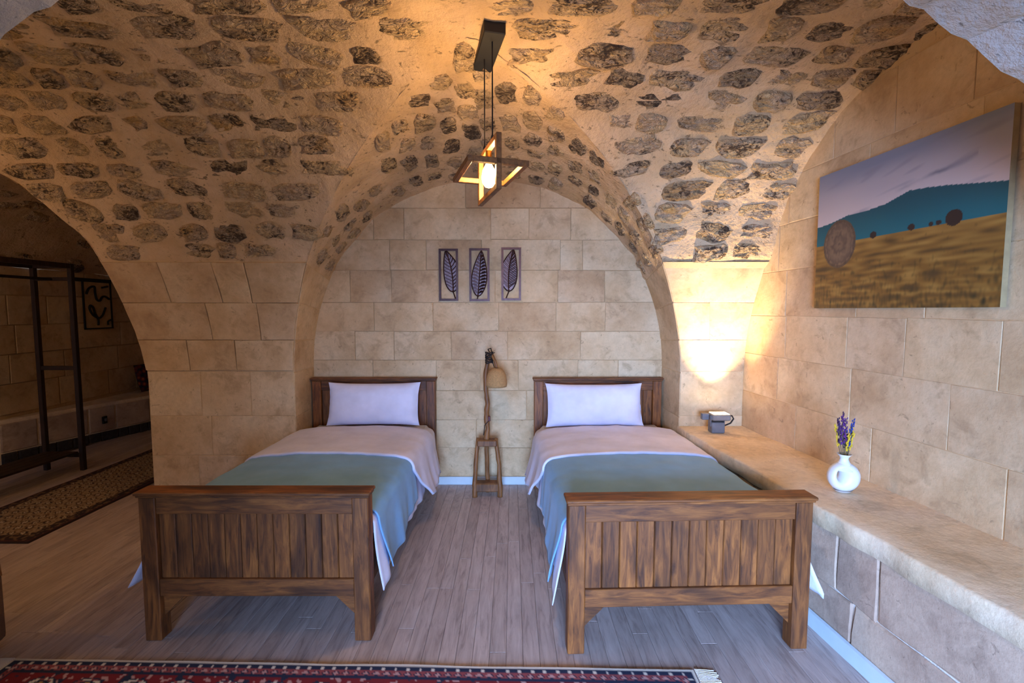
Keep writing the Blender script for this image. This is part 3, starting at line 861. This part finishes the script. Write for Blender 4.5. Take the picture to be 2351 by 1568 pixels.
# ------------------------------------------------------------------ landscape print on the right wall
def print_grid(name, f, nu, nv, col, mat, parent, flip=False):
    P = [[f(i/nu, j/nv) for j in range(nv+1)] for i in range(nu+1)]
    o = MB().grid(P).build(name, mat, parent)
    at = o.data.color_attributes.new('print', 'FLOAT_COLOR', 'POINT')
    k = 0; buf = []
    for i in range(nu+1):
        for j in range(nv+1): buf += list(col(i/nu, j/nv))
    at.data.foreach_set('color', buf)
    return o
def interp(tab, u):
    for (a, va), (b_, vb) in zip(tab, tab[1:]):
        if u <= b_: return lerp(va, vb, (u-a)/(b_-a))
    return tab[-1][1]
RIDGE = [(0, .616), (.08, .625), (.126, .634), (.229, .658), (.34, .655), (.46, .668), (.52, .69), (.587, .712), (.68, .70), (.766, .684), (.88, .655), (1, .627)]
BALES = [(.172, .465, .115, .172), (.80, .496, .036, .046), (.605, .488, .018, .02), (.396, .484, .020, .022), (.70, .484, .011, .012), (.735, .486, .013, .014)]
def mixc(a, b_, t): t = max(0, min(1, t)); return [lerp(p, q, t) for p, q in zip(a, b_)]
c_ = lambda *k: list(srgb(*k)[:3])
def paint(u, v):
    n1 = noise.noise(Vector((u*9, v*38, 1))); n2 = .6*noise.noise(Vector((u*75, v*22, 7)))+.5*noise.noise(Vector((u*24, v*34, 17))); n3 = noise.noise(Vector((u*3, v*9, 4)))
    if v > interp(RIDGE, u):
        col = mixc(c_(212, 194, 188), c_(124, 130, 148), (v-.62)/.36+.12*n3)
        st = noise.noise(Vector((u*5+v*3, v*26-u*6, 11)))
        col = mixc(col, c_(122, 122, 136), max(0, st-.25)*1.1*(1 if u > .3 else .5))
        cl = abs((v-.775)-(u-.72)*.22-.012*noise.noise(Vector((u*14, 3, 0)))-.006*noise.noise(Vector((u*40, 3, 0)))) 
        if cl < .018 and .48 < u < .88: col = mixc(col, c_(96, 100, 118), (1-cl/.018)*max(0, .45+1.2*noise.noise(Vector((u*9, v*9, 2)))))
    elif v > .473:
        col = mixc(c_(10, 104, 114), c_(0, 76, 88), (v-.473)/.2+.1*n3)
    else:
        dp = (.473-v)/.473
        col = mixc(c_(146, 106, 50), c_(128, 90, 38), dp*2)
        col = mixc(col, c_(184, 142, 70), max(0, n1)*.9)
        col = mixc(col, c_(84, 62, 34), max(0, -n1-.05)*1.4)
        col = mixc(col, c_(52, 46, 26), max(0, n2*1.3+dp*1.0-.62)*.9)
        if .26 < v < .31 and u < .4: col = mixc(col, c_(60, 46, 28), (1-abs(v-.288)/.025)*(1-u/.4))
    for i, (bu, bv, ru, rv) in enumerate(BALES):
        q = ((u-bu)/ru)**2+((v-bv)/rv)**2
        if q < 1:
            if i == 0:
                sw = math.sin(14*math.sqrt(q)+4*n2); col = mixc(c_(92, 74, 62), c_(128, 104, 82), .5+.35*sw+.4*n2)
                if q > .8: col = mixc(col, c_(70, 54, 42), .6)
            else: col = c_(46, 34, 34)
    return col+[1.0]
pic = empty('landscape_picture', (1.99, 2.4, 1.62), 'large frameless hay bale landscape print on the right wall', 'picture')
PY0, PY1, PZ0, PZ1 = 2.905, 1.875, 1.612, 2.425
f_pic = lambda u, v: f_right(lerp(PY0, PY1, u), lerp(PZ0, PZ1, v), .036)
print_grid('printed_canvas', f_pic, 240, 190, paint, vcol_mat('landscape_print', .5), pic)
corners = [f_right(y, z, o_) for o_ in (.008, .0355) for y, z in ((PY0, PZ0), (PY1, PZ0), (PY1, PZ1), (PY0, PZ1))]
mk('stretcher', corners, [(0, 1, 5, 4), (1, 2, 6, 5), (2, 3, 7, 6), (3, 0, 4, 7), (4, 5, 6, 7), (3, 2, 1, 0)], plain('canvas_edge', srgb(170, 150, 110), .8), pic)

# ------------------------------------------------------------------ vase and dried flowers on the bench
VX, VY, VZ = 1.735, 2.33, .652
def vase():
    m = MB(); R = .078; cz = VZ+.080; hole = Vector((-.032, 0, .012)); n1, n2 = 48, 18
    rows = []
    for i in range(n1+1):
        t = 2*PI*i/n1; d = Vector((math.cos(t), 0, math.sin(t)))
        inner = hole+Vector((d.x*.013, 0, d.z*.026))
        # distance from the hole centre to the outer circle along d
        bq = hole.dot(d); D = -bq+math.sqrt(bq*bq-(hole.length_squared-R*R)); outer = hole+d*D
        mid = (inner+outer)/2; hw = (outer-inner).length/2; dep = min(.052, .018+hw*.72)
        rows.append([Vector((VX, VY, cz))+mid+(outer-inner).normalized()*hw*math.cos(a)+Vector((0, dep*math.sin(a), 0)) for a in [2*PI*k/n2 for k in range(n2+1)]])
    m.grid(rows)
    m.lathe([(.050, -.028), (.036, -.004), (.024, .014), (.019, .026), (.020, .036), (.028, .048), (.034, .054), (.031, .054), (.017, .036), (.014, .0)], (VX, VY, VZ+.146), 24)
    m.lathe([(.0, .0), (.034, .0), (.048, .012)], (VX, VY, VZ), 20, .8)
    o = m.build('vase', M_CERAM, smooth=True)
    return tag(o, 'white ceramic vase with a hole through its round body, on the bench', 'vase')
vase()
M_STEM = plain('dry_stem', srgb(92, 78, 52), .9)
FC = {'purple': plain('purple_blossom', srgb(84, 34, 104), .9, 0, 90, .4), 'violet': plain('violet_tip', srgb(62, 34, 70), .9, 0, 90, .4),
      'blue': plain('blue_blossom', srgb(36, 54, 128), .9, 0, 90, .4), 'yellow': plain('yellow_blossom', srgb(214, 176, 40), .9, 0, 90, .3)}
SPR = [('purple', -.020, .275, .00), ('purple', -.030, .245, .012), ('purple', -.006, .265, -.01), ('violet', -.040, .262, .0), ('violet', -.012, .290, .01),
       ('blue', .022, .235, -.01), ('blue', .040, .258, .0), ('blue', .012, .205, .012), ('yellow', -.038, .215, .02), ('yellow', .046, .210, .015), ('yellow', .030, .185, -.015), ('yellow', .004, .175, -.02)]
words = {'purple': ['purple dried flower sprig standing in the white vase', ]*3}
LBL = ['purple dried sprig in the middle of the white vase', 'purple dried sprig leaning left in the white vase', 'purple dried sprig nearest the blue ones in the vase',
       'thin dark violet sprig at the far left of the vase', 'tallest dark violet sprig in the white vase', 'blue dried sprig standing in the middle right of the vase',
       'blue dried sprig leaning furthest right in the vase', 'short blue dried sprig low in the vase', 'yellow dried stalk on the left of the bouquet', 'yellow dried stalk on the right of the bouquet',
       'short yellow stalk behind the blue sprigs', 'small yellow flower head low at the centre of the bouquet']
for i, (kd, dx, hh, dy) in enumerate(SPR):
    base = Vector((VX+dx*.12, VY+dy*.2, VZ+.15)); tip = Vector((VX+dx, VY+dy, VZ+.215+hh-.09))
    mid = base.lerp(tip, .5)+Vector((dx*.1, 0, 0))
    m = MB().tube([base, mid, tip], [.0022, .0018, .0012], 5)
    o = m.build('dried_flower', M_STEM); tag(o, LBL[i], 'dried flower', 'dried flowers in the vase')
    m = MB(); r = random.Random(i)
    if kd == 'yellow':
        k0 = .45
        for k in range(16):
            t = lerp(k0, 1.0, k/15); p = mid.lerp(tip, max(0, t*2-1)) if t > .5 else base.lerp(mid, t*2)
            q = p+Vector((r.uniform(-.004, .004), r.uniform(-.004, .004), .0)); m.tube([q, q+Vector((r.uniform(-.008, .008), r.uniform(-.006, .006), .016))], [.004, .0015], 5)
    else:
        for k in range(26):
            t = lerp(.45, 1.0, k/25); p = mid.lerp(tip, max(0, t*2-1)) if t > .5 else base.lerp(mid, t*2)
            a = r.uniform(0, 6.28); rr = .007*(1.1-.6*t); q = p+Vector((rr*math.cos(a), rr*math.sin(a), 0))
            m.tube([q-Vector((0, 0, .004)), q+Vector((rr*.6*math.cos(a), rr*.6*math.sin(a), .006))], [.0042*(1.25-.55*t), .002], 5)
    m.build('blossom', FC[kd], o)

# ------------------------------------------------------------------ floodlight on the bench end
FX, FY, FZ = 1.60, 3.50, .65
fl = empty('uplight', (FX, FY, FZ), 'small grey metal uplight standing on the far end of the bench', 'lamp')
MB().box(FX-.055, FX+.045, FY-.04, FY+.04, FZ, FZ+.085, .005).build('base_box', M_GREY, fl)
def rot_head(m): return m
m = MB().box(FX-.055, FX+.085, FY-.05, FY+.05, FZ+.098, FZ+.148, .008); m.build('lamp_head', plain('steel_housing', srgb(150, 150, 150), .4, .6), fl)
m = MB().box(FX-.045, FX+.075, FY-.042, FY+.042, FZ+.146, FZ+.1505); m.build('lens', emit('warm_lens', (1.0, .80, .52, 1), 22.0), fl)
MB().box(FX-.060, FX-.054, FY-.02, FY+.02, FZ+.05, FZ+.13).build('bracket', M_GREY, fl)
MB().box(FX+.046, FX+.052, FY-.02, FY+.02, FZ+.05, FZ+.12).build('bracket', M_GREY, fl)
MB().box(FX-.115, FX-.062, FY+.0, FY+.04, FZ+.095, FZ+.145, .004).build('terminal_box', M_GREY, fl)
MB().tube([(FX+.085, FY, FZ+.13), (FX+.115, FY, FZ+.128), (FX+.128, FY, FZ+.105), (FX+.105, FY, FZ+.07), (FX+.045, FY, FZ+.045)], .006, 8).build('cable', M_CORD, fl, True)
light('uplight_beam', 'SPOT', (FX+.015, FY, FZ+.158), 165, (1.0, .72, .40), (math.radians(171), math.radians(2), 0), parent=fl, spot_size=math.radians(74), spot_blend=1.0, shadow_soft_size=.02)

# ------------------------------------------------------------------ rugs
def persian(u, v, Lm, Wm, pal):
    """woven pattern, u along (metres Lm), v across (metres Wm)"""
    x = min(u, 1-u)*Lm; y = min(v, 1-v)*Wm; e = min(x, y); along = u*Lm if y < x else v*Wm
    if e < .018: return pal['cream']
    if e < .045:
        return pal['cream'] if (along % .055) < .012 and e > .028 else pal['navy']
    if e < .075:
        k = (along % .045)/.045; d = abs(k-.5)+abs((e-.06)/.03)
        return pal['pink'] if d < .32 else (pal['navy'] if d < .46 else pal['rose'])
    if e < .085: return pal['navy']
    n = noise.noise(Vector((u*Lm*22, v*Wm*22, 3))); n2 = noise.noise(Vector((u*Lm*40, v*Wm*40, 8)))
    k = ((along+.03) % .20)/.20-.5; q = (k*.2/.065)**2+((e-.155)/.045)**2
    if e < .225:
        if q < .16: return pal['gold']
        if q < .4: return pal['navy']
        if q < .8: return pal['cream'] if n2 > -.05 else pal['rose']
        if q < 1.1: return pal['navy']
        if n2 > .28: return pal['pink']
        if n > .3: return pal['navy']
        return pal['red']
    if e < .235: return pal['cream']
    if e < .27: return pal['navy'] if n2 < .2 else pal['gold']
    cx = ((u*Lm) % .30)/.30-.5; cy = ((v*Wm) % .30)/.30-.5; d = abs(cx)+abs(cy)
    if d < .10: return pal['gold']
    if d < .17: return pal['navy']
    if d < .24: return pal['cream'] if n2 > 0 else pal['rose']
    if n2 > .33: return pal['pink']
    if n > .38: return pal['navy']
    return pal['red']
PAL = {k: list(srgb(*v)) for k, v in dict(cream=(222, 212, 196), navy=(30, 40, 66), pink=(196, 152, 146), rose=(150, 70, 72), red=(126, 24, 30), gold=(190, 146, 92)).items()}
def rug(name, c0, ax, ay, Lm, Wm, pat, mat, nu, nv, label, group=None):
    ax = Vector(ax).normalized(); ay = Vector(ay).normalized(); c0 = Vector(c0)
    R = empty(name, tuple(c0), label, 'rug', group)
    def f(u, v):
        p = c0+ax*u*Lm+ay*v*Wm
        w = .004*noise.noise(Vector((p.x*2.5, p.y*2.5, 0)))
        e = min(u*Lm, (1-u)*Lm, v*Wm, (1-v)*Wm)
        off = ay*(.006*noise.noise(Vector((u*Lm*3, 0, 5)))) if v < .02 else Vector()
        return Vector((p.x, p.y, .001+(.010 if e > .004 else 0)))+Vector((0, 0, max(0, w)))+off
    print_grid('pile', f, nu, nv, pat, mat, R)
    return R, c0, ax, ay
M_RUG = vcol_mat('woven_wool', .95, 260)
ax = Vector((3.09, -.066, 0)).normalized(); ay = Vector((-ax.y, ax.x, 0))*-1
R1, c0, ax, ay = rug('persian_rug', (-2.28, 1.985, 0), ax, ay, 3.09, 1.15, lambda u, v: persian(u, v, 3.09, 1.15, PAL), M_RUG, 420, 150, 'red and navy patterned wool rug at the foot of the beds')
m = MB()
for e in (0, 1):
    for k in range(150):
        q = c0+ax*(3.09*e)+ay*(.004+1.142*k/149); dr = ax*(1 if e else -1); L = .085+.02*noise.noise(Vector((k*.3, e, 0)))
        sd = ay*(.008*noise.noise(Vector((k*.17, e, 4))))
        m.tube([q+Vector((0, 0, .008)), q+dr*L*.5+sd+Vector((0, 0, .006)), q+dr*L+sd*2+Vector((0, 0, .004))], [.0035, .0035, .003], 4)
tag(m.build('fringe', cloth('cream_fringe', srgb(226, 216, 204)), R1), kind='stuff')
PALR = {k: list(srgb(*v)) for k, v in dict(a=(158, 132, 98), b=(70, 44, 34), c=(112, 82, 54), d=(44, 26, 24), e=(80, 26, 26), f=(190, 168, 134)).items()}
def runner(u, v):
    x = min(u, 1-u)*2.6; y = min(v, 1-v)*.82; e = min(x, y)
    if e < .03: return PALR['e'] if e > .012 else PALR['d']
    if e < .10:
        n = noise.noise(Vector((u*90, v*30, 2))); return PALR['d'] if n < .15 else PALR['c']
    k = (u*2.6 % .085)/.085-.5; row = int(u*2.6/.085); j = ((v*.82+(.0425 if row % 2 else 0)) % .085)/.085-.5
    d = abs(k)+abs(j)
    n = noise.noise(Vector((u*120, v*45, 9)))
    if d < .22: return PALR['f'] if n > -.2 else PALR['a']
    if d < .36: return PALR['d']
    return PALR['a'] if n > -.1 else PALR['c']
rug('runner_rug', (-3.32, 3.02, 0), (0, 1, 0), (-1, 0, 0), 2.6, .82, runner, M_RUG, 240, 80, 'beige runner with a small diamond pattern beside the clothes rack')

# ------------------------------------------------------------------ side room furnishings
RX0, RX1, RY0, RY1 = -4.665, -4.30, 3.05, 4.47
rack = empty('clothes_rack', ((RX0+RX1)/2, 3.8, 0), 'dark wooden clothes rack standing in the side room', 'clothes rack')
tk = .020
for x in (RX0, RX1):
    for y in (RY0, RY1):
        MB().box(x-tk, x+tk, y-tk, y+tk, 0, 2.05, .003).build('post', M_RACK, rack)
    MB().box(x-.018, x+.018, RY0+tk, RY1-tk, 2.005, 2.05, .003).build('top_rail', M_RACK, rack)
for y in (RY0, RY1):
    for z in (2.027, 1.03, .155):
        MB().box(RX0+tk, RX1-tk, y-.016, y+.016, z-.02, z+.02, .003).build('crossbar', M_RACK, rack)
MB().tube([((RX0+RX1)/2, RY0, 1.90), ((RX0+RX1)/2, RY1, 1.90)], .014, 10).build('hanging_rod', M_RACK, rack, True)
for y in (RY0, RY1): MB().box(RX0+tk, RX1-tk, y-.014, y+.014, 1.885, 1.92, .003).build('rod_bracket', M_RACK, rack)
for k in range(4):
    a = RX0+tk+k*(RX1-RX0-2*tk)/4
    MB().box(a+.002, a+(RX1-RX0-2*tk)/4-.002, RY0+.02, RY1-.02, .176, .196, .003).build('shelf_slat', M_RACK, rack)

sgn = empty('calligraphy_sign', (-5.28, 5.8, 1.36), 'small framed sign with black calligraphy strokes on the side room wall', 'sign')
sy0, sy1, sz0, sz1 = 5.62, 6.02, 1.36, 1.955; sx = -5.278
m = MB().box(sx-.008, sx+.008, sy0, sy0+.016, sz0, sz1).box(sx-.008, sx+.008, sy1-.016, sy1, sz0, sz1).box(sx-.008, sx+.008, sy0, sy1, sz0, sz0+.016); m.build('frame', M_BLACK, sgn)
MB().box(sx-.012, sx+.014, sy0-.11, sy1, sz1-.005, sz1+.04, .003).build('hanger_bar', M_BLACK, sgn)
MB().box(sx-.010, sx-.004, sy0+.016, sy1-.016, sz0+.016, sz1-.005).build('panel', plain('beige_panel', srgb(198, 172, 136), .9), sgn)
def stroke(pts, r=.013):
    P = catmull(pts, 8); w = sy1-sy0; h = sz1-sz0
    MB().tube([(sx+.003, sy0+q.x*w, sz0+q.y*h) for q in P], r, 6, squash=1).build('stroke', M_BLACK, sgn, True)
stroke([(.12, .74), (.22, .86), (.40, .90), (.42, .76), (.46, .64), (.56, .60), (.66, .68), (.76, .70), (.92, .64)])
stroke([(.66, .885), (.76, .90), (.88, .92)])
stroke([(.46, .08), (.46, .22), (.30, .30), (.20, .42), (.22, .50), (.32, .46), (.38, .32), (.50, .23), (.64, .30), (.76, .46)])
stroke([(.82, .08), (.82, .15), (.93, .19)], .011)

sb = empty('side_room_bench', (-5.1, 6, 0), 'low stone ledge along the side room wall under the sign', 'bench')
fs = lambda u, v, out: Vector((lerp(-5.06, -4.86, (u-5.3)/.65)+out, u, v))
P = [[fs(y, 0, 0), fs(y, .43, 0)+Vector((.004*noise.noise(Vector((y*8, 0, 0))), 0, 0)), fs(y, .46, -.02), Vector((-5.3, y, .465))] for y in [lerp(4.55, 7.1, k/30) for k in range(31)]]
MB().grid(P).build('ledge', M_BENCH, sb)
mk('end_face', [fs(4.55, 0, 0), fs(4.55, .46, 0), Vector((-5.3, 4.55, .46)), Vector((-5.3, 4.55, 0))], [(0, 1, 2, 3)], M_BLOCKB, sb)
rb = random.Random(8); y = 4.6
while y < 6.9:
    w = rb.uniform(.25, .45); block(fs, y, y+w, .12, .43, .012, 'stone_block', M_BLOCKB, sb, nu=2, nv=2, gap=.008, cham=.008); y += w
dkst = plain('dark_base_stone', srgb(52, 46, 44), .9, 0, 30, .4, .4); y = 4.6
while y < 6.9:
    w = rb.uniform(.10, .2); block(fs, y, y+w, 0, .12, .022, 'base_stone', dkst, sb, nu=2, nv=1, gap=.006, cham=.01); y += w
so = empty('wall_socket', (-4.95, 5.47, .25), 'small dark socket on the face of the side room ledge', 'socket')
MB().box(-4.975, -4.955, 5.44, 5.50, .22, .31, .004).build('plate', M_BLACK, so); MB().box(-4.957, -4.945, 5.455, 5.485, .25, .285, .003).build('plug', M_GREY, so)
cu = MB(); n = 14
for sg in (1, -1):
    P = [[(sg*.055*max(0, (1-abs(u)**3)*(1-abs(v)**3))**.5, u*.19, v*.19) for v in [-1+2*j/n for j in range(n+1)]] for u in [-1+2*i/n for i in range(n+1)]]
    cu.grid(P)
tk_ = NT('kilim_cloth'); v = tk_.coords(rnd=False); w = tk_.n('ShaderNodeTexVoronoi', {'Vector': v, 'Scale': 16.0})
tk_.color(tk_.ramp(w.outputs['Distance'], [(.1, srgb(180, 90, 30)), (.35, srgb(110, 30, 26)), (.6, srgb(40, 26, 40))])); tk_.rough(.9)
o = cu.build('cushion', tk_.m, smooth=True); o.matrix_world = Matrix.Translation((-5.17, 6.42, .655)) @ Matrix.Rotation(math.radians(-14), 4, 'Y')
tag(o, 'small rust and dark red patterned cushion on the side room ledge', 'cushion')

# ------------------------------------------------------------------ armchair at the left edge
AC = empty('armchair', (-2.7, 1.78, 0), 'brown upholstered armchair with wooden arm at the left picture edge', 'armchair')
for y in (1.50, 1.95): MB().box(-3.0, -2.37, y, y+.10, .06, .42, .02).build('side_panel', M_BROWNF, AC)
MB().box(-3.0, -2.40, 1.605, 1.945, .06, .38, .03).build('seat', M_BROWNF, AC)
MB().box(-3.15, -3.0, 1.50, 2.05, .06, .85, .04).build('backrest', M_BROWNF, AC)
for y in (1.55, 2.0): MB().tube([(-3.0, y, .445), (-2.6, y, .455), (-2.41, y, .452), (-2.36, y, .43), (-2.345, y, .385)], [.03, .028, .024, .02, .012], 10).build('wooden_arm', M_RUSTIC, AC, True)
for x, y in ((-2.42, 2.0), (-2.42, 1.55), (-3.1, 2.0), (-3.1, 1.55)): MB().box(x-.02, x+.02, y-.02, y+.02, 0, .07, .003).build('leg', M_RACK, AC)

# ------------------------------------------------------------------ out-of-view lamp of the side bay that warms the left of the vault
sl = empty('wall_lantern', (-3.9, 1.9, 1.75), 'small lantern in the side bay left of the picture', 'lamp')
MB().box(-3.95, -3.85, 1.47, 1.60, 1.72, 1.76, .004).build('bracket', M_BLACK, sl)
MB().lathe([(.02, 0), (.05, .02), (.06, .10), (.055, .10), (.045, .025), (0, .015)], (-3.9, 1.62, 1.76), 16).build('cup', M_BLACK, sl, True)
light('lantern_light', 'POINT', (-3.9, 1.66, 1.95), 14, (1.0, .58, .20), parent=sl, shadow_soft_size=.05)
